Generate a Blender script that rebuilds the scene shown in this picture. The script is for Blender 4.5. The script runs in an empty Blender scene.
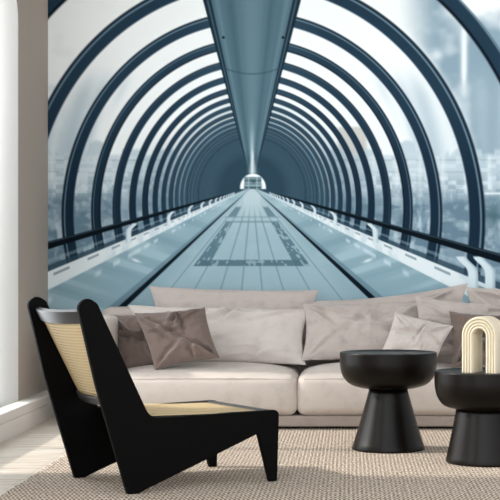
import bpy, bmesh, math, random
import numpy as np
from mathutils import Vector, Matrix, noise

scene = bpy.context.scene
COL = scene.collection
R = math.radians
F = 1450.0; VX = 350.0; VY = 272.0; CH = 0.92      # lens in pixels, vanishing point, camera height

def at(px, py, Y):
    """world point at depth Y seen at a photo pixel"""
    return Vector(((px - VX) * Y / F, Y, CH - (py - VY) * Y / F))

# ------------------------------------------------------------------ materials
def s2l(c):
    return c / 12.92 if c <= 0.04045 else ((c + 0.055) / 1.055) ** 2.4
def rgb(r, g, b):
    return (s2l(r / 255), s2l(g / 255), s2l(b / 255), 1)

def mat(name, color=(.5, .5, .5, 1), rough=.6, spec=.5, sheen=0):
    m = bpy.data.materials.new(name); m.use_nodes = True
    b = m.node_tree.nodes['Principled BSDF']
    b.inputs['Base Color'].default_value = color
    b.inputs['Roughness'].default_value = rough
    b.inputs['Specular IOR Level'].default_value = spec
    if sheen:
        b.inputs['Sheen Weight'].default_value = sheen
    return m
def N(m, t, **kw):
    n = m.node_tree.nodes.new(t)
    for k, v in kw.items(): setattr(n, k, v)
    return n
def L(m, a, b): m.node_tree.links.new(a, b)
def bsdf(m): return m.node_tree.nodes['Principled BSDF']
def ramp(m, stops):
    n = N(m, 'ShaderNodeValToRGB'); e = n.color_ramp.elements
    e[0].position, e[0].color = stops[0]; e[1].position, e[1].color = stops[-1]
    for p, c in stops[1:-1]:
        x = e.new(p); x.color = c
    return n
def bump(m, height, strength=.3, dist=.002):
    n = N(m, 'ShaderNodeBump'); n.inputs['Strength'].default_value = strength
    n.inputs['Distance'].default_value = dist
    L(m, height, n.inputs['Height']); L(m, n.outputs[0], bsdf(m).inputs['Normal'])
def coords(m, scale=(1, 1, 1), rot=(0, 0, 0), kind='Object'):
    t = N(m, 'ShaderNodeTexCoord'); p = N(m, 'ShaderNodeMapping')
    p.inputs['Scale'].default_value = scale; p.inputs['Rotation'].default_value = rot
    L(m, t.outputs[kind], p.inputs['Vector']); return p.outputs[0]
def noise_tex(m, vec, scale, detail=3):
    n = N(m, 'ShaderNodeTexNoise'); n.inputs['Scale'].default_value = scale
    n.inputs['Detail'].default_value = detail; L(m, vec, n.inputs['Vector']); return n.outputs['Fac']

def fabric(name, c1, c2, scale=420, strength=.25):
    m = mat(name, c1, .95, .15, .15)
    v = coords(m)
    f = noise_tex(m, v, scale, 2)
    f2 = noise_tex(m, v, 14, 3)
    mx = N(m, 'ShaderNodeMath', operation='ADD'); L(m, f, mx.inputs[0]); L(m, f2, mx.inputs[1])
    r = ramp(m, [(.7, c2), (1.25 / 1.3, c1)]); L(m, mx.outputs[0], r.inputs[0])
    L(m, r.outputs[0], bsdf(m).inputs['Base Color'])
    bump(m, f, strength, .0015)
    return m

M = {}
M['linen'] = fabric('pale_linen', rgb(197, 186, 177), rgb(182, 171, 162))
M['linen_grey'] = fabric('grey_linen', rgb(182, 171, 165), rgb(163, 152, 147))
M['linen_light'] = fabric('light_linen', rgb(199, 190, 184), rgb(184, 175, 169))
M['velvet'] = fabric('taupe_velvet', rgb(112, 97, 90), rgb(94, 80, 74), 300, .15)
M['velvet'].node_tree.nodes['Principled BSDF'].inputs['Sheen Weight'].default_value = .35
M['base'] = fabric('sofa_base_cloth', rgb(160, 147, 137), rgb(148, 135, 125))
M['black'] = mat('black_lacquered_wood', rgb(4, 3, 3), .6, .08)
M['rail'] = mat('satin_black_rail', rgb(46, 44, 45), .34, .5)
M['table'] = mat('dark_brown_satin', rgb(12, 8, 5), .33, .17)
M['white'] = mat('white_paint', rgb(232, 231, 228), .5, .3)
M['skirt'] = mat('offwhite_paint', rgb(214, 209, 204), .5, .3)
M['ceiling'] = mat('ceiling_paint', rgb(225, 223, 220), .9, .1)
m = M['wall'] = mat('taupe_plaster', rgb(174, 163, 153), .9, .1)
bump(m, noise_tex(m, coords(m), 60), .1, .002)
m = M['vase'] = mat('cream_ceramic', rgb(206, 195, 172), .75, .2)
bump(m, noise_tex(m, coords(m), 300), .2, .001)

# oak-white floor boards, grain along x
m = M['floor'] = mat('whitewashed_boards', rgb(225, 217, 206), .42, .4)
v = coords(m, (1.2, 16, 1))
n1 = noise_tex(m, v, 2.2, 6)
r1 = ramp(m, [(.3, rgb(160, 147, 132)), (.5, rgb(198, 188, 176)), (.7, rgb(218, 210, 200))])
L(m, n1, r1.inputs[0])
br = N(m, 'ShaderNodeTexBrick'); br.inputs['Scale'].default_value = 1
br.inputs['Brick Width'].default_value = 2.4; br.inputs['Row Height'].default_value = .19
br.inputs['Mortar Size'].default_value = .0016; br.offset = 0
br.inputs['Color1'].default_value = (1, 1, 1, 1); br.inputs['Color2'].default_value = (.93, .92, .9, 1)
br.inputs['Mortar'].default_value = (.62, .57, .52, 1)
tc = N(m, 'ShaderNodeTexCoord'); mp = N(m, 'ShaderNodeMapping'); mp.inputs['Location'].default_value = (1.465, 0, 0)
L(m, tc.outputs['Object'], mp.inputs[0]); L(m, mp.outputs[0], br.inputs['Vector'])
mu = N(m, 'ShaderNodeMix', data_type='RGBA', blend_type='MULTIPLY'); mu.inputs[0].default_value = 1
L(m, r1.outputs[0], mu.inputs[6]); L(m, br.outputs['Color'], mu.inputs[7])
L(m, mu.outputs[2], bsdf(m).inputs['Base Color'])

# woven rug: rows of knots
m = M['rug'] = mat('woven_jute', rgb(190, 176, 160), .95, .1)
tc = N(m, 'ShaderNodeTexCoord')
sep = N(m, 'ShaderNodeSeparateXYZ'); L(m, tc.outputs['Object'], sep.inputs[0])
def sine(src, freq, off=0):
    a = N(m, 'ShaderNodeMath', operation='MULTIPLY_ADD'); L(m, src, a.inputs[0])
    a.inputs[1].default_value = freq; a.inputs[2].default_value = off
    b = N(m, 'ShaderNodeMath', operation='SINE'); L(m, a.outputs[0], b.inputs[0]); return b.outputs[0]
sx = sine(sep.outputs[0], 2 * math.pi / .0185); sy = sine(sep.outputs[1], 2 * math.pi / .05)
pr = N(m, 'ShaderNodeMath', operation='MULTIPLY'); L(m, sx, pr.inputs[0]); L(m, sy, pr.inputs[1])
nz = noise_tex(m, coords(m, (1, .35, 1)), 90, 4)
ad = N(m, 'ShaderNodeMath', operation='MULTIPLY_ADD'); L(m, pr.outputs[0], ad.inputs[0])
ad.inputs[1].default_value = .26; L(m, nz, ad.inputs[2])
ad2 = N(m, 'ShaderNodeMath', operation='MULTIPLY_ADD'); L(m, sx, ad2.inputs[0]); ad2.inputs[1].default_value = .1
L(m, ad.outputs[0], ad2.inputs[2])
r1 = ramp(m, [(.2, rgb(82, 69, 59)), (.5, rgb(160, 146, 132)), (.78, rgb(208, 196, 182))])
L(m, ad2.outputs[0], r1.inputs[0]); L(m, r1.outputs[0], bsdf(m).inputs['Base Color'])
bump(m, ad2.outputs[0], .8, .006)

# cane webbing (needs UV in metres)
m = M['cane'] = mat('cane_webbing', rgb(214, 192, 148), .55, .3)
tc = N(m, 'ShaderNodeTexCoord'); sep = N(m, 'ShaderNodeSeparateXYZ'); L(m, tc.outputs['UV'], sep.inputs[0])
fr = 2 * math.pi / .021
cx = sine(sep.outputs[0], fr); cy = sine(sep.outputs[1], fr)
pr = N(m, 'ShaderNodeMath', operation='MULTIPLY'); L(m, cx, pr.inputs[0]); L(m, cy, pr.inputs[1])
r1 = ramp(m, [(.0, rgb(205, 183, 143)), (.3, rgb(186, 161, 118)), (.6, rgb(110, 86, 56))])
L(m, pr.outputs[0], r1.inputs[0]); L(m, r1.outputs[0], bsdf(m).inputs['Base Color'])
ho = ramp(m, [(.52, (1, 1, 1, 1)), (.66, (0, 0, 0, 1))]); L(m, pr.outputs[0], ho.inputs[0])
L(m, ho.outputs[0], bsdf(m).inputs['Alpha'])
bump(m, pr.outputs[0], .4, .002)

m = M['glass'] = bpy.data.materials.new('window_glass'); m.use_nodes = True
m.node_tree.nodes.remove(bsdf(m))
tr = N(m, 'ShaderNodeBsdfTransparent'); gl = N(m, 'ShaderNodeBsdfGlossy'); gl.inputs['Roughness'].default_value = .02
ms = N(m, 'ShaderNodeMixShader'); ms.inputs[0].default_value = .06
L(m, tr.outputs[0], ms.inputs[1]); L(m, gl.outputs[0], ms.inputs[2])
L(m, ms.outputs[0], m.node_tree.nodes['Material Output'].inputs[0])

m = M['mural'] = mat('printed_wallpaper', (1, 1, 1, 1), .9, .05)
at_ = N(m, 'ShaderNodeVertexColor'); at_.layer_name = 'print'
L(m, at_.outputs['Color'], bsdf(m).inputs['Base Color'])

# ------------------------------------------------------------------ mesh helpers
def link(name, me, material, parent=None, smooth=False):
    o = bpy.data.objects.new(name, me); COL.objects.link(o)
    if material: me.materials.append(material)
    if parent: o.parent = parent
    if smooth:
        me.polygons.foreach_set('use_smooth', [True] * len(me.polygons))
    return o
def from_bm(name, bm, material, parent=None, smooth=False):
    bmesh.ops.recalc_face_normals(bm, faces=bm.faces)
    me = bpy.data.meshes.new(name); bm.to_mesh(me); bm.free()
    return link(name, me, material, parent, smooth)
def tag(o, label=None, cat=None, group=None, kind=None):
    for k, v in (('label', label), ('category', cat), ('group', group), ('kind', kind)):
        if v: o[k] = v
    return o
def empty(name, loc, rz=0):
    o = bpy.data.objects.new(name, None); COL.objects.link(o); o.location = loc; o.rotation_euler = (0, 0, rz)
    o.empty_display_size = .1
    return o
def box(name, lo, hi, material, parent=None, bev=0):
    bm = bmesh.new(); bmesh.ops.create_cube(bm, size=1)
    for v in bm.verts:
        v.co = Vector([lo[i] if v.co[i] < 0 else hi[i] for i in range(3)])
    if bev:
        bmesh.ops.bevel(bm, geom=bm.edges[:], offset=bev, segments=3, affect='EDGES')
    return from_bm(name, bm, material, parent)
def shape2d(loops, extrude, bevel=0):
    """filled 2-D outline(s) (holes allowed) extruded along local z -> mesh"""
    cu = bpy.data.curves.new('tmp', 'CURVE'); cu.dimensions = '2D'; cu.fill_mode = 'BOTH'
    cu.extrude = extrude; cu.bevel_depth = bevel; cu.bevel_resolution = 2 if bevel else 0
    for lp in loops:
        sp = cu.splines.new('POLY'); sp.points.add(len(lp) - 1); sp.use_cyclic_u = True
        for p, (x, y) in zip(sp.points, lp): p.co = (x, y, 0, 1)
    ob = bpy.data.objects.new('tmp', cu); COL.objects.link(ob)
    dg = bpy.context.evaluated_depsgraph_get()
    me = bpy.data.meshes.new_from_object(ob.evaluated_get(dg))
    bpy.data.objects.remove(ob); bpy.data.curves.remove(cu)
    me.materials.clear()
    bm = bmesh.new(); bm.from_mesh(me); bmesh.ops.remove_doubles(bm, verts=bm.verts, dist=1e-5)
    bmesh.ops.recalc_face_normals(bm, faces=bm.faces); bm.to_mesh(me); bm.free()
    return me
def fillet(pts, n=6):
    """pts: (x, y, r) -> rounded polygon"""
    out = []
    for i in range(len(pts)):
        p0 = Vector(pts[i - 1][:2]); p1 = Vector(pts[i][:2]); p2 = Vector(pts[(i + 1) % len(pts)][:2]); r = pts[i][2]
        if r <= 0: out.append(tuple(p1)); continue
        a = (p0 - p1).normalized(); b = (p2 - p1).normalized()
        ang = a.angle(b) / 2; d = min(r / math.tan(ang), (p0 - p1).length * .49, (p2 - p1).length * .49)
        rr = d * math.tan(ang); c = p1 + (a + b).normalized() * (rr / math.sin(ang))
        s = p1 + a * d - c; e = p1 + b * d - c
        t = s.angle(e) * (1 if s.cross(e) > 0 else -1)
        for k in range(n + 1):
            an = t * k / n
            out.append((c.x + s.x * math.cos(an) - s.y * math.sin(an), c.y + s.x * math.sin(an) + s.y * math.cos(an)))
    return out
def lathe(name, prof, material, parent, seg=96):
    bm = bmesh.new(); rings = []
    for r, z in prof:
        if r < 1e-5: rings.append([bm.verts.new((0, 0, z))]); continue
        rings.append([bm.verts.new((r * math.cos(2 * math.pi * k / seg), r * math.sin(2 * math.pi * k / seg), z)) for k in range(seg)])
    for a, b in zip(rings, rings[1:]):
        for k in range(seg):
            k2 = (k + 1) % seg
            if len(a) == 1: bm.faces.new((a[0], b[k], b[k2]))
            elif len(b) == 1: bm.faces.new((a[k], a[k2], b[0]))
            else: bm.faces.new((a[k], a[k2], b[k2], b[k]))
    return from_bm(name, bm, material, parent, True)
def grid_mesh(P, thick=None, uv=None):
    """P[i][j] vectors -> open sheet"""
    bm = bmesh.new(); V = [[bm.verts.new(p) for p in row] for row in P]
    layer = bm.loops.layers.uv.new('UVMap') if uv else None
    for i in range(len(P) - 1):
        for j in range(len(P[0]) - 1):
            f = bm.faces.new((V[i][j], V[i + 1][j], V[i + 1][j + 1], V[i][j + 1]))
            if uv:
                for l, (a, b) in zip(f.loops, ((i, j), (i + 1, j), (i + 1, j + 1), (i, j + 1))): l[layer].uv = uv[a][b]
    return bm

# ------------------------------------------------------------------ room
WX = -1.99; BY = 9.55; XR = 1.915
tag(box('floor', (-2.34, .2, -.1), (3.2, BY + .2, -.005), M['floor']), kind='structure')
tag(box('wall_back', (-2.34, BY, -.01), (3.2, BY + .2, 3.6), M['wall']), kind='structure')
tag(box('ceiling', (-2.34, 3.2, 3.6), (3.2, BY + .2, 3.7), M['ceiling']), kind='structure')

def arch_outline(y0, y1, z0, spring, r, top=None, n=14):
    pts = [(y0, z0), (y1, z0)]
    zt = spring + r * .55
    for k in range(n + 1):
        a = math.pi / 2 * k / n; pts.append((y1 - r + r * math.cos(a), spring + (zt - spring) * math.sin(a)))
    for k in range(n + 1):
        a = math.pi / 2 * k / n; pts.append((y0 + r - r * math.sin(a), spring + (zt - spring) * math.cos(a)))
    return pts
wins = [(6.62, 8.69), (3.72, 5.79)]
SILL = .148
def side_mesh(loops, x0, x1, bevel=0):
    me = shape2d(loops, (x1 - x0) / 2 - bevel, bevel)
    # local (a,b,c) -> world (x = c, y = a, z = b)
    for v in me.vertices:
        a, b, c = v.co; v.co = ((x0 + x1) / 2 + c, a, b)
    return me
hole = [arch_outline(a, b, SILL, 2.42, .62) for a, b in wins]
wl = link('wall_left', side_mesh([[(2.6, -.01), (BY, -.01), (BY, 3.6), (2.6, 3.6)]] + hole, -2.34, WX), M['wall'])
tag(wl, kind='structure')
# skirting and sill ledge with a groove, full length
prof = [(-1.99, -.006), (-1.889, -.006), (-1.889, .091), (-1.895, .094), (-1.889, .097), (-1.889, .140), (-1.893, .1475), (-1.905, SILL), (-1.99, SILL)]
bm = bmesh.new(); a = [bm.verts.new((x, 2.6, z)) for x, z in prof]; b = [bm.verts.new((x, BY - .001, z)) for x, z in prof]
for k in range(len(prof)):
    k2 = (k + 1) % len(prof); bm.faces.new((a[k], a[k2], b[k2], b[k]))
bm.faces.new(a); bm.faces.new(b)
tag(from_bm('baseboard_left', bm, M['skirt']), kind='structure')
for i, (y0, y1) in enumerate(wins):
    w = empty('window_%d' % (i + 1), (-2.3, (y0 + y1) / 2, SILL)); tag(w, kind='structure')
    def rel(o):
        o.location = (2.3, -(y0 + y1) / 2, -SILL); return o
    rel(link('window_lining', side_mesh([arch_outline(y0, y1, SILL, 2.42, .62), arch_outline(y0 + .012, y1 - .012, SILL + .006, 2.42, .608)], -2.345, WX + .002), M['white'], w))
    outer = arch_outline(y0 + .012, y1 - .012, SILL + .006, 2.42, .608)
    ym = (y0 + y1) / 2
    loops = [outer]
    for a0, a1 in ((y0 + .07, ym - .025), (ym + .025, y1 - .07)):
        zt = 2.52
        loops.append(fillet([(a0, SILL + .07, 0), (a1, SILL + .07, 0), (a1, zt, .12), (a0, zt, .12)]))
    rel(link('window_frame', side_mesh(loops, -2.335, -2.285, .003), M['white'], w))
    rel(link('window_glass', side_mesh([[(y0 + .06, SILL + .06), (y1 - .06, SILL + .06), (y1 - .06, 2.53), (y0 + .06, 2.53)]], -2.313, -2.307), M['glass'], w))

# ------------------------------------------------------------------ wall mural: a flat print
def sst(a, b, x): 
    t = np.clip((x - a) / (b - a), 0, 1); return t * t * (3 - 2 * t)
def C(r, g, b): return np.array([r, g, b], float)
def vnoise(x, y, seed):
    rs = np.random.RandomState(seed); T = rs.rand(64, 64)
    xi = np.floor(x).astype(int); yi = np.floor(y).astype(int); fx = x - xi; fy = y - yi
    fx = fx * fx * (3 - 2 * fx); fy = fy * fy * (3 - 2 * fy)
    g = lambda a, b: T[a % 64, b % 64]
    return (g(xi, yi) * (1 - fx) + g(xi + 1, yi) * fx) * (1 - fy) + (g(xi, yi + 1) * (1 - fx) + g(xi + 1, yi + 1) * fx) * fy
def fbm(x, y, seed, o=4):
    s = 0; a = .5
    for k in range(o): s = s + a * vnoise(x * 2 ** k, y * 2 ** k, seed + k); a *= .5
    return s
def paint(X, Y):
    sx = X - 252.0; dx = np.abs(sx); dy = Y - 187.0
    right = sx > 0
    def mix(img, col, w):
        w = np.clip(w, 0, 1)[..., None]
        col = np.asarray(col, float)
        return img * (1 - w) + col * w
    # depth coordinate of the tunnel section through each point
    A = dx ** 2 / 233 ** 2 + dy ** 2 / 250 ** 2 + 1e-9; B = -70 * dy / 250 ** 2; Cc = 35 ** 2 / 250 ** 2 - 1
    q = (-B + np.sqrt(B * B - 4 * A * Cc)) / (2 * A)
    img = np.zeros(X.shape + (3,)) + C(251, 255, 255)
    cl = fbm(X / 60 + 3, Y / 50 + 9, 5)
    # outer bays: clouds, haze
    hz = sst(-150, 10, dy)
    img = mix(img, C(205, 220, 228), hz * .5 * sst(.45, .1, q - 1) + .2 * hz)
    wl_ = sst(170, 205, dx) * (~right) * sst(-190, -130, dy)
    img = mix(img, C(196, 214, 225), wl_ * sst(.35, .6, cl) * .95)
    big = right * sst(.04, -.04, q - 1) * sst(140, 195, dx)
    img = mix(img, C(152, 175, 189), big * sst(.3, .62, cl + .0015 * (dx - 170)) * 1.1)
    gl_ = np.exp(-((X - 464) / 3.2) ** 2) * sst(15, 35, Y) * sst(105, 70, Y) * 1.2
    img = mix(img, C(240, 246, 248), gl_ * right)
    img = mix(img, C(232, 240, 244), np.exp(-((X - 437) / 6) ** 2 - ((Y - 55) / 5) ** 2) * .8)
    img = mix(img, C(240, 246, 248), np.exp(-((X - 68) / 7) ** 2 - ((Y - 53) / 5) ** 2) * .8)
    # big bay, far right: grey tower glass
    tw = right * sst(212, 222, dx + .0 * dy) * sst(-130, -90, dy) * sst(.0, -.05, q - 1)
    img = mix(img, C(165, 186, 197) - 14 * np.sin(X / 3.1)[..., None] * .3, tw * .9)
    # vertical pale curtain reflections in bays
    for cxp, wv, col, am in ((188, 9, C(172, 192, 205), .55), (172, 7, C(178, 198, 210), .5), (150, 6, C(185, 203, 213), .5), (205, 5, C(235, 242, 245), .6)):
        bend = cxp - .0016 * (dy - 25) ** 2 * .9
        w = np.exp(-((dx - bend) / wv) ** 2) * sst(-125, -85, dy) * sst(30, 0, dy) * sst(1.42, 1.30, q) 
        img = mix(img, col, w * am)
    # beige building seen through the middle bays on the right
    bg = right * sst(84, 88, dx) * sst(118, 112, dx) * sst(-62, -58, dy) * sst(-20, -30, dy)
    img = mix(img, C(206, 206, 202), bg * .9)
    # skyline and lower landscape
    sky_h = -38 + 9 * np.sin(dx / 9.0) * (np.sin(dx / 23.0) > 0) + 6 * (np.sin(dx / 5.3 + 1) > .4)
    img = mix(img, C(196, 212, 220), sst(-2, 3, dy - sky_h) * .85)
    for yy, hh in ((-27, 1.0), (-15, .9), (-6, .9)):
        img = mix(img, C(158, 180, 192), np.exp(-((dy - yy) / hh) ** 2) * .55 * (fbm(X / 9, Y * 0 + yy, 21) > .38))
    # far facades: storeys and window columns of pale office blocks
    cell = vnoise(np.floor(X / 8.0) + .01, np.floor(Y / 4.2) + .01, 31)
    fac = sst(-36, -28, dy)
    img = mix(img, C(222, 232, 237), fac * (cell > .55) * .55)
    img = mix(img, C(160, 181, 193), fac * (cell < .38) * sst(-22, 0, dy) * .6)
    img = mix(img, C(235, 242, 244), fac * np.exp(-(((X + 5) % 23 - 11) / 2.4) ** 2) * .5)
    bl = fbm(X / 7, Y / 12, 31)
    img = mix(img, C(140, 163, 177), sst(-12, 10, dy) * sst(.52, .38, bl) * .55)
    lo = fbm(X / 14 + 5, Y / 9, 41)
    img = mix(img, C(112, 138, 154), sst(0, 20, dy) * (.5 + .45 * sst(.4, .6, lo)))
    img = mix(img, C(195, 212, 220), sst(8, 22, dy) * sst(.55, .7, fbm(X / 10, Y / 25, 51)) * .8)
    img = mix(img, C(84, 112, 124), right * np.exp(-((X - 493) / 9) ** 2 - ((Y - 215) / 11) ** 2) * .8)
    img = mix(img, C(228, 236, 240), right * sst(231, 234, dx) * np.exp(-((Y - 193.5) / 1.2) ** 2))
    # glass dims with depth
    k_ = (q - 1) / .224; fr = (k_ - np.floor(k_)) * .224
    dark = sst(2.1, 4.4, q)
    img = mix(img, C(96, 124, 140), dark)
    low = sst(-70, 5, dy) * sst(1.5, 2.6, q)
    img = mix(img, C(104, 130, 146), low * .5)
    # ribs
    kk = np.floor(k_); qk = 1 + .224 * kk
    width = qk * .045 + .027
    fr = np.where((kk < 0) & (fr < .15), fr + .014, fr)
    f = fr / width
    aw = .0024 * q * q + .003           # soft edge in q
    inside = sst(-aw, aw, fr) * sst(aw, -aw, fr - width) + sst(-aw, aw, fr - .224)
    navy = C(46, 70, 88) * np.ones_like(img)
    navy = mix(navy, C(70, 96, 113), sst(0, 30, -dy) * sst(90, 20, dx) * .6)
    navy = mix(navy, C(31, 51, 69), sst(-100, 10, dy) * .85)
    navy = mix(navy, C(66, 92, 108), sst(2.0, 3.4, q) * .9)
    navy = mix(navy, C(20, 31, 42), sst(.16, .04, f) * .9 * sst(3, 1.6, q))
    navy = mix(navy, C(150, 175, 188), np.exp(-((f - .24) / .055) ** 2) * .8 * sst(2.0, 1.1, q))
    navy = mix(navy, C(14, 24, 34), sst(.80, .92, f) * .9 * (((kk % 3) == 2) | (kk < 0)))
    img = mix(img, C(180, 200, 210), sst(.1, .0, np.abs(fr - .224 + .02)) * 0)
    img = img * (1 - inside[..., None]) + navy * inside[..., None]
    core = sst(3.7, 5.4, q)
    img = mix(img, C(54, 79, 94), core * .85)
    rings = .5 + .5 * np.sin(q * 2 * math.pi / .224)
    img = mix(img, C(110, 136, 150), core * rings * sst(8, 5, q) * .5)
    # ---- ceiling beam
    r = dx / np.maximum(-dy, 1e-3); up = dy < 0
    e = .5 / np.maximum(-dy, 1)
    bw = sst(.262 + e, .262 - e, r) * up
    beam = np.zeros_like(img) + C(98, 126, 139)
    beam = mix(beam, C(122, 149, 160), np.exp(-((sx / np.maximum(-dy, 1) + .0) / .06) ** 2) * .75)
    beam = mix(beam, C(82, 110, 124), np.exp(-((np.abs(sx / np.maximum(-dy, 1)) - .115) / .03) ** 2) * .7)
    beam = mix(beam, C(130, 157, 168), np.exp(-((r - .188) / .012) ** 2) * .45)
    beam = mix(beam, C(112, 140, 152), (fbm(sx / np.maximum(-dy, 1) * 60 + 40, Y * 0, 61, 3) > .5) * .25)
    beam = mix(beam, C(34, 54, 68), sst(.212, .226, r))
    beam = mix(beam, C(104, 132, 144), np.exp(-((r - .238) / .006) ** 2) * .7)
    arc_y = -120 + 7 * (1 - (sx / 30.0) ** 2)
    beam = mix(beam, C(60, 85, 98), np.exp(-((dy - arc_y) / .7) ** 2) * .6)
    for px_, py_ in ((223.5, 37.5), (283, 37.5)):
        beam = mix(beam, C(18, 30, 40), sst(1.8, .8, np.hypot(X - px_, Y - py_)))
    beam = mix(beam, C(196, 214, 221), np.exp(-(sx / (1.2 + .03 * np.maximum(-dy - 20, 0))) ** 2) * sst(-75, -30, dy) * .85)
    beam = mix(beam, C(70, 96, 110), sst(40, 20, -dy) * sst(1, 3, dx) * .7)
    img = img * (1 - bw[..., None]) + beam * bw[..., None]
    # ---- lower part: everything under slope .40
    dn = dy > 0
    mslope = dy / np.maximum(dx, .5)
    ew = .6 / np.maximum(dx, 3)
    def band(a, b): return sst(a - ew, a + ew, mslope) * sst(b + ew, b - ew, mslope)
    # sill of the glass
    img = mix(img, C(60, 84, 99), band(.385, .42) * dn * .8)
    img = mix(img, C(168, 190, 200), band(.355, .375) * dn * .45)
    strip = C(232, 240, 243) * np.ones_like(img)
    inv = 1000 / np.maximum(dx, 4)
    strip = mix(strip, C(196, 212, 220), sst(.35, .6, fbm(inv * 2, mslope * 9, 71)) * .5)
    slot = band(.433, .447) * ((inv / 1.05 + .2) % 1 < .42) * sst(40, 70, dx) * .65
    strip = mix(strip, C(112, 132, 142), slot)
    strip = mix(strip, C(176, 196, 206), sst(60, 15, dx) * .6)
    w = sst(.415 - ew, .415 + ew, mslope) * dn
    img = img * (1 - w[..., None]) + strip * w[..., None]
    plat = C(150, 178, 189) * np.ones_like(img)
    plat = mix(plat, C(176, 200, 208), sst(70, 10, dx) * .8)
    ang = mslope * 1.0
    st = vnoise(dy / 9.0 + dx * .035 + 20, ang * .6, 81)
    plat = mix(plat, C(178, 203, 212), sst(.55, .8, st) * .75)
    plat = mix(plat, C(136, 165, 178), sst(.45, .15, st) * .6)
    plat = mix(plat, C(236, 243, 246), np.exp(-((dx - 116) / 4.5) ** 2 - ((dy - 73.5 + .35 * (dx - 116)) / 1.5) ** 2) * .95)
    plat = mix(plat, C(230, 240, 243), np.exp(-((mslope - .56) / .018) ** 2) * sst(.45, .7, vnoise(inv * 2.3, inv * 0, 91)) * .6)
    w = sst(.505 - ew, .505 + ew, mslope) * dn
    img = img * (1 - w[..., None]) + plat * w[..., None]
    img = mix(img, C(112, 140, 152), band(.84, .895) * dn * .7)
    img = mix(img, C(22, 36, 46), band(.895, .955) * dn * sst(2, 14, dy))
    # walkway
    rr = sx / np.maximum(dy, .5)
    ar = np.abs(rr)
    fl = C(166, 190, 199) * np.ones_like(img)
    fl = mix(fl, C(190, 207, 213), sst(60, 5, dy) * .8)
    fl = mix(fl, C(150, 178, 188), sst(.8, 1.0, ar) * .5)
    fl = mix(fl, C(178, 200, 208), sst(.45, .7, fbm(rr * 3 + 9, 300 / np.maximum(dy, 4), 101)) * .4)
    er = .45 / np.maximum(dy, 4)
    for s0 in (.1, .305, .56, .80):
        for sg in ((1, -1) if s0 else (1,)):
            fl = mix(fl, C(112, 142, 154), np.exp(-((rr - sg * s0) / (er * 1.5)) ** 2) * .75 * sst(10, 40, dy))
    bandc = C(104, 134, 146) * np.ones_like(fl)
    chk = ((np.floor(rr * 42) + np.floor(dy / 1.6)) % 2)
    bandc = mix(bandc, C(84, 112, 124), chk * .5)
    lt = sst(.62, .72, vnoise(rr * 30, dy / 3.0, 111))
    bandc = mix(bandc, C(170, 192, 200), lt * .8)
    inb = (sst(.55 - er, .55 + er, ar) * sst(.74 + er, .74 - er, ar) * sst(34, 35.2, dy) * sst(79.5, 78.5, dy))
    fl = mix(fl, bandc, inb * .9)
    fl = mix(fl, bandc * .96, sst(72.4, 73.4, dy) * sst(79.5, 78.5, dy) * sst(.74 + er, .74 - er, ar) * .9)
    fl = mix(fl, C(120, 148, 160), np.exp(-((dy - 34.8) / .8) ** 2) * sst(.80, .76, ar) * .8)
    fl = mix(fl, C(112, 140, 152), sst(19, 21, dy) * sst(31, 29, dy) * sst(.50, .58, ar) * sst(.85, .78, ar) * .9)
    fl = mix(fl, C(130, 157, 168), np.exp(-((dy - 30) / .8) ** 2) * sst(.95, .9, ar) * .6)
    fl = mix(fl, C(205, 219, 224), sst(10, 7, dx) * sst(38, 6, dy) * .55)
    w = sst(.955 - ew, .955 + ew, mslope) * dn
    img = img * (1 - w[..., None]) + fl * w[..., None]
    # ---- brackets under the rail
    for i in range(14):
        dk = 1 / (.0042 + .0039 * i)
        if dk < 9: break
        top = .292 * dk; bot = .455 * dk; wd = max(.021 * dk, .45)
        col = C(218, 230, 235)
        offs = (0,) if i else (0, -17)
        for of in offs:
            cxk = dk + of
            curve = cxk - .05 * dk * sst(.38 * dk, .29 * dk, dy) ** 2
            w = sst(wd + .6, wd - .5, np.abs(dx - curve)) * sst(top - 1, top + 1, dy) * sst(bot + 1, bot - 1, dy)
            shade = C(150, 172, 184)
            img = mix(img, col, w)
            img = mix(img, shade, w * sst(.2 * wd, wd, (dx - curve)) * .6)
    # ---- handrail
    rail = band(.268, .306) * dn * sst(16, 40, dx)
    img = mix(img, C(17, 28, 36), rail)
    img = mix(img, C(92, 116, 128), np.exp(-((mslope - .274) / .004) ** 2) * dn * sst(60, 140, dx) * .6)
    # ---- far doorway
    rd = np.hypot(sx - 1, (dy - 1) * .9)
    img = mix(img, C(196, 212, 218), sst(13.6, 12.4, rd) * (dy < 2))
    img = mix(img, C(248, 252, 252), sst(2.2, .8, np.abs(rd - 11)) * (dy < 1.5))
    inner = sst(9, 8, np.abs(sx - .8)) * sst(-10.5, -9.5, dy) * sst(2.5, 1.5, dy)
    img = mix(img, C(104, 132, 142), inner)
    for a_, c_ in ((-8.5, 150), (-6.5, 90), (-4.2, 158), (-1.5, 176), (.8, 70)):
        img = mix(img, C(c_, c_ + 20, c_ + 26), np.exp(-((dy - a_) / .9) ** 2) * inner * .8)
    img = mix(img, C(180, 200, 206), np.exp(-((np.abs(sx - .8) - 4.2) / .7) ** 2) * inner * .7)
    img = mix(img, C(60, 86, 98), inner * np.exp(-((sx - 1.5) / 2.2) ** 2 - ((dy + 5.5) / 1.6) ** 2) * .8)
    spike = np.exp(-(sx - .8) ** 2 / (2 * (.9 + .25 * np.clip(dy + 28, 0, 14) * .5) ** 2)) * sst(-40, -30, dy) * sst(-12, -15, dy)
    img = mix(img, C(232, 240, 242), spike * .75)
    return np.clip(img, 0, 255)

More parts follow.
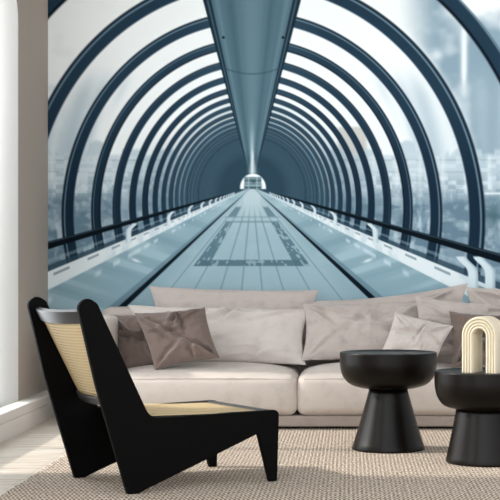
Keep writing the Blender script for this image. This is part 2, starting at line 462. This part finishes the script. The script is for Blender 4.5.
def mural():
    xs = np.concatenate([np.arange(48, 506, .8), np.arange(506, 640.1, 3)])
    ys = np.concatenate([np.arange(-36, 336, .8), np.arange(336, 410.1, 4)])
    X, Y = np.meshgrid(xs, ys)
    acc = 0
    for ox in (-.2, .2):
        for oy in (-.2, .2): acc = acc + paint(X + ox, Y + oy)
    img = (acc / 4 / 255) ** 1.13
    lin = np.where(img <= .04045, img / 12.92, ((img + .055) / 1.055) ** 2.4)
    sc = BY / F; yw = BY - .003
    nx, ny = len(xs), len(ys)
    co = np.stack([(X - VX) * sc, np.full_like(X, yw), CH - (Y - VY) * sc], -1).reshape(-1, 3)
    idx = np.arange(nx * ny).reshape(ny, nx)
    quads = np.stack([idx[:-1, :-1], idx[1:, :-1], idx[1:, 1:], idx[:-1, 1:]], -1).reshape(-1, 4)
    # closed back so that the paper has thickness: four rear corners
    me = bpy.data.meshes.new('wall_mural')
    me.vertices.add(len(co)); me.vertices.foreach_set('co', co.ravel())
    me.loops.add(quads.size); me.loops.foreach_set('vertex_index', quads.ravel().astype(np.int32))
    me.polygons.add(len(quads))
    me.polygons.foreach_set('loop_start', np.arange(0, quads.size, 4, dtype=np.int32))
    me.update(calc_edges=True)
    ca = me.color_attributes.new('print', 'FLOAT_COLOR', 'POINT')
    rgba = np.ones((len(co), 4)); rgba[:, :3] = (lin * MURAL_GAIN).reshape(-1, 3)
    ca.data.foreach_set('color', rgba.ravel())
    o = link('wall_mural', me, M['mural'])
    tag(o, 'wall-filling blue printed mural of an arched glass tunnel walkway behind the sofa', 'wall mural')
MURAL_GAIN = 1.0
mural()

# ------------------------------------------------------------------ rug
def rug():
    bm = bmesh.new(); x0, x1, y0, y1, t = -1.442, 2.3, 3.0, 9.3, 0.0
    n = 260; rows = []
    pts = []
    random.seed(4)
    for k in range(n + 1):           # uneven left selvedge
        y = y0 + (y1 - y0) * k / n
        pts.append((x0 + random.uniform(-.006, .006) + .018 * (k % 3 == 0), y))
    lo = [bm.verts.new((x, y, -.0048)) for x, y in pts]; hi = [bm.verts.new((x + .004, y, t)) for x, y in pts]
    rl = [bm.verts.new((x1, y, -.0048)) for x, y in pts]; rh = [bm.verts.new((x1 - .004, y, t)) for x, y in pts]
    for k in range(n):
        bm.faces.new((lo[k], lo[k + 1], hi[k + 1], hi[k])); bm.faces.new((hi[k], hi[k + 1], rh[k + 1], rh[k]))
        bm.faces.new((rh[k], rh[k + 1], rl[k + 1], rl[k])); bm.faces.new((rl[k], rl[k + 1], lo[k + 1], lo[k]))
    bm.faces.new((lo[0], hi[0], rh[0], rl[0])); bm.faces.new((lo[n], hi[n], rh[n], rl[n]))
    o = from_bm('woven_rug', bm, M['rug'])
    tag(o, 'large beige flat-woven rug under the sofa, chair and tables', 'rug')
rug()
RT = 0.0

# ------------------------------------------------------------------ sofa
def round_box(name, lo, hi, r, material, parent, crown=0, bulge=0, n=26, wr=0, seed=0, frontcrown=0):
    lo = Vector(lo); hi = Vector(hi); c = (lo + hi) / 2; h = (hi - lo) / 2
    bm = bmesh.new(); bmesh.ops.create_cube(bm, size=2)
    bmesh.ops.subdivide_edges(bm, edges=bm.edges[:], cuts=n, use_grid_fill=True)
    for v in bm.verts:
        p = v.co.copy()
        # denser sampling near the edges
        q = Vector([math.sin(p[i] * math.pi / 2) if abs(p[i]) < .9999 else p[i] for i in range(3)])
        w = Vector([q[i] * h[i] for i in range(3)])
        inn = Vector([max(-h[i] + r, min(h[i] - r, w[i])) for i in range(3)])
        d = w - inn
        if d.length > 1e-9: w = inn + d.normalized() * r
        u_, v_ = w.x / h.x, w.y / h.y
        if crown and w.z > 0: w.z += crown * (1 - u_ ** 4) * (1 - v_ ** 2 * .9)* (w.z / h.z)
        if bulge:
            zz = w.z / h.z
            w.y += (-bulge if w.y < 0 else 0) * (1 - zz * zz) * (1 - u_ ** 6) * abs(v_)
            w.x += bulge * .5 * u_ * (1 - zz * zz)
        if wr:
            nn = noise.noise(Vector((w.x * 3 + seed, w.y * 3, w.z * 9))) * wr + (1 - abs(noise.noise(Vector((w.x * 7 + seed, w.y * 9, w.z * 4 + 7))))) ** 6 * wr * .6
            w += w.normalized() * nn
        v.co = w + c
    return from_bm(name, bm, material, parent, True)

sofa = empty('sofa', (0, 9.0, 0)); tag(sofa, 'long low pale beige linen sofa covered in loose pillows', 'sofa')
def S(o): o.location = (0, -9.0, 0); return o
S0, S1 = -1.60, 1.98; FY = 8.49
S(round_box('sofa_base', (S0, FY, RT + .012), (S1, 9.50, .078), .012, M['base'], sofa))
for xx in (S0 + .1, S1 - .1):
    for yy in (FY + .12, 9.36):
        S(box('foot', (xx - .03, yy - .03, RT), (xx + .03, yy + .03, RT + .014), M['black'], sofa))
S(round_box('armrest', (S0, FY + .01, .075), (S0 + .185, 9.40, .650), .045, M['linen'], sofa, wr=.004, seed=3))
S(round_box('armrest', (S1 - .185, FY + .01, .075), (S1, 9.40, .650), .045, M['linen'], sofa, wr=.004, seed=4))
S(round_box('backrest', (S0, 9.29, .075), (S1, 9.50, .695), .06, M['linen'], sofa, wr=.004, seed=5))
cw = [(S0 + .19, -.316), (-.306, .744), (.754, S1 - .19)]
for i, (a, b) in enumerate(cw):
    cu = S(round_box('seat_cushion', (a, FY - .02, .078), (b, 9.29, .315), .05, M['linen'], sofa, crown=.055, bulge=.022, wr=.004, seed=10 * i + 1, n=34))
    # piping along the front top edge
    bm = bmesh.new(); K = 60; rings = []
    for k in range(K + 1):
        t = -1 + 2 * k / K; x = (a + b) / 2 + t * (b - a) / 2 * .985
        y = FY - .02 + .006 - .006 * (1 - t ** 6); z = .292 + .006 * (1 - t ** 4) + .001 * math.sin(k * 1.3)
        if abs(t) > .93: z -= .02 * ((abs(t) - .93) / .07) ** 2; y += .03 * ((abs(t) - .93) / .07) ** 2
        rings.append([bm.verts.new((x, y + .0035 * math.cos(g), z + .0035 * math.sin(g))) for g in [2 * math.pi * j / 6 for j in range(6)]])
    for A_, B_ in zip(rings, rings[1:]):
        for j in range(6): bm.faces.new((A_[j], A_[(j + 1) % 6], B_[(j + 1) % 6], B_[j]))
    p = from_bm('piping', bm, M['linen'], cu, True)

# ------------------------------------------------------------------ pillows
def pillow(name, corners, T, material, label, seed, wr=.010, pinch=.07, sag=0, group=None, n=64):
    """corners: TL, TR, BR, BL world points; a closed stuffed cushion with folds"""
    TL, TR, BR, BL = corners
    cen = (TL + TR + BR + BL) / 4
    nrm = ((TR + BR) - (TL + BL)).cross((TL + TR) - (BL + BR)).normalized()
    if nrm.y > 0: nrm = -nrm
    W = ((TR - TL).length + (BR - BL).length) / 2; H = ((TL - BL).length + (TR - BR).length) / 2
    rnd = random.Random(seed)
    folds = []
    for _ in range(11):           # creases: start near a corner or an edge and run inwards
        cu_, cv_ = rnd.choice([(-1, -1), (1, -1), (-1, 1), (1, 1), (1, -.2), (-1, .3), (.2, 1), (.3, -1)])
        tx, ty = rnd.uniform(-.5, .5), rnd.uniform(-.5, .5)
        folds.append((cu_ * .93, cv_ * .93, tx, ty, rnd.uniform(.04, .10), rnd.uniform(.5, 1.2) * rnd.choice((1, 1, -1)), rnd.uniform(-.25, .25)))
    def pos(u, v, side):
        uu = u * (1 - pinch * (1 - v * v) * abs(u) ** 3); vv = v * (1 - pinch * (1 - u * u) * abs(v) ** 3)
        a, b = (uu + 1) / 2, (1 - vv) / 2
        p = TL.lerp(TR, a).lerp(BL.lerp(BR, a), b)
        h = max(0, (1 - abs(u) ** 3.2) * (1 - abs(v) ** 3.2)) ** .62
        f = 0
        for (x0, y0, x1, y1, wd, am, bend) in folds:
            du, dv = x1 - x0, y1 - y0; L2 = du * du + dv * dv
            t = ((u - x0) * du + (v - y0) * dv) / L2
            dist = ((u - x0) * dv - (v - y0) * du) / math.sqrt(L2) + bend * t * (1 - t)
            if -.1 < t < 1.1:
                tt = max(0, min(1, (t + .1) * 4)) * max(0, min(1, (1.1 - t) * 1.6))
                w_ = wd * (.5 + .9 * max(0, t))
                g = dist / w_
                f += am * tt * (math.exp(-g * g) - .55 * math.exp(-(g - 1.5) ** 2))
        nn = noise.noise(Vector((u * 1.6 + seed, v * 1.6, side * 5))) * .8
        n2 = (1 - abs(noise.noise(Vector((u * 3 + seed * 2.1, v * 3.5, side * 3))))) ** 5 * .5
        edge = min(1, h * 1.6)
        d = T * h * (1 - .12 * (v > 0) * v) + wr * (3.0 * f + 1.2 * nn + 1.3 * n2) * edge
        rim = .010 * noise.noise(Vector((u * 4 + seed, v * 4, 1))) * (1 - h)
        q = p + nrm * (side * d + rim)
        q.z -= sag * (1 - u * u) * max(0, v)
        return q - cen
    bm = bmesh.new(); g = {}
    ss = [math.sin(math.pi / 2 * (-1 + 2 * i / n)) for i in range(n + 1)]
    for side in (1, -1):
        for i in range(n + 1):
            for j in range(n + 1):
                rim = i in (0, n) or j in (0, n)
                if side == -1 and rim: g[(side, i, j)] = g[(1, i, j)]; continue
                g[(side, i, j)] = bm.verts.new(pos(ss[i], ss[j], side))
        for i in range(n):
            for j in range(n):
                bm.faces.new((g[(side, i, j)], g[(side, i + 1, j)], g[(side, i + 1, j + 1)], g[(side, i, j + 1)]))
    o = from_bm(name, bm, material, None, True); o.location = cen
    tag(o, label, 'pillow', 'loose pillows along the sofa')
    return o
def cor(tl, tr, br, bl, yt, yb):
    return at(*tl, yt), at(*tr, yt), at(*br, yb), at(*bl, yb)
pillow('throw_pillow', cor((149, 286), (319, 290), (316, 352), (153, 352), 9.22, 9.13), .055, M['linen_grey'], 'wide grey pillow at the back left, standing tall above the long lumbar one', 11)
pillow('throw_pillow', cor((296, 301), (468, 283), (462, 350), (304, 352), 9.22, 9.13), .055, M['linen_grey'], 'wide grey back pillow rising to the right behind the middle pillows', 23, sag=.02)
pillow('throw_pillow', cor((465, 287), (632, 291), (628, 350), (468, 350), 9.22, 9.13), .055, M['linen_grey'], 'rear grey pillow at the right edge, behind the arch ornament', 35)
pillow('throw_pillow', cor((128, 305), (311, 309), (306, 365), (140, 362), 9.05, 8.86), .075, M['linen_light'], 'long pale lumbar pillow lying just right of the front taupe cushion', 47, wr=.012)
pillow('throw_pillow', cor((303, 304), (426, 302), (420, 360), (301, 361), 9.05, 8.86), .075, M['linen_grey'], 'broad grey pillow directly behind the left coffee table', 52, wr=.009)
pillow('throw_pillow', cor((415, 295), (490, 304), (484, 358), (418, 356), 8.90, 8.80), .055, M['linen_grey'], 'grey upright pillow between the small pale pillow and the rear pillows', 61, wr=.008)
pillow('throw_pillow', cor((449, 311), (512, 315), (506, 366), (452, 368), 8.75, 8.63), .05, M['velvet'], 'crumpled taupe velvet pillow behind the cream arch ornament', 77, wr=.017)
pillow('throw_pillow', cor((395, 312), (454, 326), (436, 362), (378, 358), 8.70, 8.58), .05, M['linen_light'], 'small pale tilted pillow resting in front, above the left table top', 83, wr=.011)
pillow('throw_pillow', cor((110, 315), (170, 311), (176, 366), (122, 370), 8.92, 8.77), .05, M['velvet'], 'darker taupe velvet pillow against the left armrest, half hidden', 94, wr=.012)
pillow('throw_pillow', cor((134, 313), (205, 307), (220, 358), (155, 370), 8.72, 8.57), .055, M['velvet'], 'taupe velvet square pillow in front at the left end of the sofa', 108, wr=.011)

# ------------------------------------------------------------------ lounge chair
AX, AY = -.9175, 5.993; ang = math.atan2(.543, .84)
chair = empty('lounge_chair', (AX, AY, RT), ang)
tag(chair, 'low black lounge chair with angular side panels and woven cane seat and back', 'chair')
# side panel outline in (forward, height)
panel = [(.0, .0, .012), (.040, -.002, .010), (.10, .024, 0), (.286, .093, 0), (.619, .219, .013), (.678, .002, .008), (.709, .0, .008),
         (.719, .311, .022), (.100, .306, .07), (-.137, .790, .03), (-.178, .815, .04), (-.217, .785, .035), (-.136, .455, 0)]
panel = [(a, max(b - RT, 0) if b > .02 else 0, r) for a, b, r in panel]
panel[0] = (.004, 0, .012); panel[1] = (.040, .0, .010)
TH = .026; WD = .595
for off in (0, WD - TH):
    me = shape2d([fillet(panel, 8)], TH / 2 - .003, .003)
    for v in me.vertices:
        a, b, c = v.co; v.co = (a, off + TH / 2 + c, b)
    bm = bmesh.new(); bm.from_mesh(me); bmesh.ops.recalc_face_normals(bm, faces=bm.faces); bm.to_mesh(me); bm.free()
    link('side_panel', me, M['black'], chair)
# line of the back (forward, height) and its hollow
def back_pt(h, w):      # h 0..1 bottom->top, w 0..1 across
    a0, z0, a1, z1 = .012, .395, -.176, .765
    a = a0 + (a1 - a0) * h; z = z0 + (z1 - z0) * h
    sag = (1 - (2 * w - 1) ** 2) * .045
    return Vector((a - sag * .9, TH + (WD - 2 * TH) * w, z - RT - sag * .15))
def strip(name, h0, h1, th, material):
    bm = bmesh.new(); n = 24; rows = []
    for k in range(n + 1):
        w = k / n; p0 = back_pt(h0, w); p1 = back_pt(h1, w)
        t = (p1 - p0).normalized(); nn = Vector((t.z, 0, -t.x)).normalized() * th / 2
        rows.append([bm.verts.new(x) for x in (p0 - nn, p0 + nn, p1 + nn, p1 - nn)])
    for A_, B_ in zip(rows, rows[1:]):
        for j in range(4): bm.faces.new((A_[j], A_[(j + 1) % 4], B_[(j + 1) % 4], B_[j]))
    bm.faces.new(rows[0]); bm.faces.new(rows[-1])
    o = from_bm(name, bm, material, chair); 
    md = o.modifiers.new('bevel', 'BEVEL'); md.width = .004; md.segments = 3; md.limit_method = 'ANGLE'
    return o
strip('top_rail', .86, 1.0, .026, M['rail'])
strip('lower_rail', -.09, .0, .024, M['rail'])
def sheet(name, f, nu, nv, su, sv):
    P = [[f(i / nu, j / nv) for j in range(nv + 1)] for i in range(nu + 1)]
    c45 = math.sqrt(.5)
    uv = [[((i / nu * su + j / nv * sv) * c45, (i / nu * su - j / nv * sv) * c45) for j in range(nv + 1)] for i in range(nu + 1)]
    bm = grid_mesh(P, uv=uv)
    o = from_bm(name, bm, M['cane'], chair, True)
    md = o.modifiers.new('solid', 'SOLIDIFY'); md.thickness = .003; md.offset = 0
    return o
tag(sheet('cane_back', lambda w, h: back_pt(h * .87 - .005, w), 16, 16, .54, .37))
def seat_pt(w, t):
    a = .11 + (.66 - .11) * t; sag = .014 * (1 - (2 * w - 1) ** 2) * math.sin(math.pi * min(max(t, 0), 1))
    return Vector((a, TH + (WD - 2 * TH) * w, .318 - RT - sag - .012 * t))
sheet('cane_seat', seat_pt, 16, 16, .54, .55)
def bar(name, lo, hi, b=.005, m_='rail'):
    return box(name, lo, hi, M[m_], chair, b)
bar('front_rail', (.655, TH, .275 - RT), (.690, WD - TH, .314 - RT))
bar('rear_rail', (.090, TH, .290 - RT), (.112, WD - TH, .318 - RT), .003, 'black')
bar('seat_side_rail', (.11, TH, .285 - RT), (.66, TH + .018, .312 - RT), .003)
bar('seat_side_rail', (.11, WD - TH - .018, .285 - RT), (.66, WD - TH, .312 - RT), .003)

# ------------------------------------------------------------------ coffee tables
def rounded(pr, steps=8):
    """profile polyline smoothing by Chaikin"""
    for _ in range(3):
        q = [pr[0]]
        for a, b in zip(pr, pr[1:]):
            q.append((a[0] * .75 + b[0] * .25, a[1] * .75 + b[1] * .25)); q.append((a[0] * .25 + b[0] * .75, a[1] * .25 + b[1] * .75))
        q.append(pr[-1]); pr = q
    return pr
def table(loc, h, waist_r, waist_z, base_r, bowl, label):
    t = empty('coffee_table', loc); tag(t, label, 'table', 'mushroom-shaped coffee tables')
    rim = .2525
    bowlp = rounded([(0, waist_z - .004), (waist_r * .9, waist_z - .004)] + bowl + [(rim, h - .03), (rim, h - .008)])
    top = bowlp + [(rim, h - .004), (rim - .002, h - .0008), (rim - .006, h), (rim - .018, h), (rim - .021, h - .0025), (0, h - .0025)]
    lathe('table_top', top, M['table'], t)
    st = [(0, 0), (base_r - .006, 0), (base_r - .001, .003), (base_r, .008)]
    for k in range(1, 13):
        q = k / 12
        st.append((base_r + (waist_r - base_r) * (q ** .92), .008 + (waist_z - .008) * q))
    st.append((0, waist_z))
    lathe('pedestal', st, M['table'], t)
    return t
t1 = (.199, 7.53, RT); t2 = ((486.5 - 350) * 7.02 / F, 7.02, RT)
H1 = .505 - RT; H2 = .442 - RT
table(t1, H1, .098, .318 - RT, .190, [(.140, .318 - RT), (.205, .338 - RT), (.240, .380 - RT), (.2525, .43 - RT)],
      'taller dark brown mushroom-shaped coffee table with narrow waist and nothing on top')
table(t2, H2, .146, .262 - RT, .198, [(.175, .262 - RT), (.215, .277 - RT), (.243, .32 - RT), (.2525, .37 - RT)],
      'lower dark brown mushroom-shaped coffee table at right, carrying the cream arch ornament')

# ------------------------------------------------------------------ arch ornament
def arch_vase():
    z0 = H2 + RT - .0021; th = R(-28)
    loc = Vector(((484.5 - VX) * 6.93 / F, 6.95, z0))
    ri, ro, D, leg = .033, .090, .115, .176
    ridges = 4; sec = []
    # corrugated cross-section (radius, depth)
    def rid(t): return .0085 * abs(math.sin(math.pi * ridges * t)) ** .8
    m_ = ridges * 6
    for k in range(m_ + 1): t = k / m_; sec.append((ri + (ro - ri) * t, -D / 2 - rid(t)))
    rd = 7
    for k in range(1, rd * 5): t = k / (rd * 5); sec.append((ro + .0025 * abs(math.sin(math.pi * rd * t)) ** .6, -D / 2 + D * t))
    for k in range(m_ + 1): t = 1 - k / m_; sec.append((ri + (ro - ri) * t, D / 2 + rid(t)))
    for k in range(1, rd * 5): t = k / (rd * 5); sec.append((ri - .0015 * abs(math.sin(math.pi * rd * t)) ** .6, D / 2 - D * t))
    bm = bmesh.new(); rings = []
    path = [('l', 0), ('l', leg * .5), ('l', leg)] + [('a', math.pi * k / 40) for k in range(1, 40)] + [('r', leg), ('r', leg * .5), ('r', 0)]
    for kind, t in path:
        ring = []
        for r, d in sec:
            if kind == 'l': p = (-r, d, t)
            elif kind == 'r': p = (r, d, t)
            else: p = (-r * math.cos(t), d, leg + r * math.sin(t))
            ring.append(bm.verts.new(p))
        rings.append(ring)
    K = len(sec)
    for A_, B_ in zip(rings, rings[1:]):
        for j in range(K): bm.faces.new((A_[j], A_[(j + 1) % K], B_[(j + 1) % K], B_[j]))
    bm.faces.new(rings[0]); bm.faces.new(rings[-1])
    o = from_bm('arch_vase', bm, M['vase']); o.location = loc; o.rotation_euler = (0, 0, th)
    tag(o, 'cream ribbed ceramic arch ornament standing on the lower table', 'ornament')
arch_vase()

# ------------------------------------------------------------------ light
w = bpy.data.worlds.new('World'); scene.world = w; w.use_nodes = True
nt = w.node_tree; bg = nt.nodes['Background']; bg.inputs[1].default_value = 2.1
tcw = nt.nodes.new('ShaderNodeTexCoord'); sp = nt.nodes.new('ShaderNodeSeparateXYZ'); nt.links.new(tcw.outputs['Generated'], sp.inputs[0])
rp = nt.nodes.new('ShaderNodeValToRGB'); mr = nt.nodes.new('ShaderNodeMapRange')
mr.inputs['From Min'].default_value = -1; mr.inputs['From Max'].default_value = 1
nt.links.new(sp.outputs[0], mr.inputs[0]); nt.links.new(mr.outputs[0], rp.inputs[0])
e = rp.color_ramp.elements
e[0].position = .12; e[0].color = (1.2, 1.27, 1.32, 1); e[1].position = .95; e[1].color = (.22, .235, .245, 1)
nt.links.new(rp.outputs[0], bg.inputs[0])
sun = bpy.data.lights.new('sun', 'SUN'); sun.energy = 3.3; sun.angle = R(3); sun.color = (1, .94, .87)
so = bpy.data.objects.new('sun', sun); COL.objects.link(so)
so.rotation_euler = Vector((1, -.06, -.62)).to_track_quat('-Z', 'Y').to_euler()

# ------------------------------------------------------------------ camera
cam = bpy.data.cameras.new('camera'); co = bpy.data.objects.new('camera', cam); COL.objects.link(co)
co.location = (0, 0, CH); co.rotation_euler = (R(90), 0, 0)
cam.sensor_width = 36; cam.lens = F / 500 * 36; cam.shift_x = -.2; cam.shift_y = .044
cam.clip_end = 100
scene.camera = co
vs = scene.view_settings; vs.view_transform = 'Standard'; vs.look = 'None'; vs.gamma = 1; vs.exposure = 0.80; vs.use_curve_mapping = False
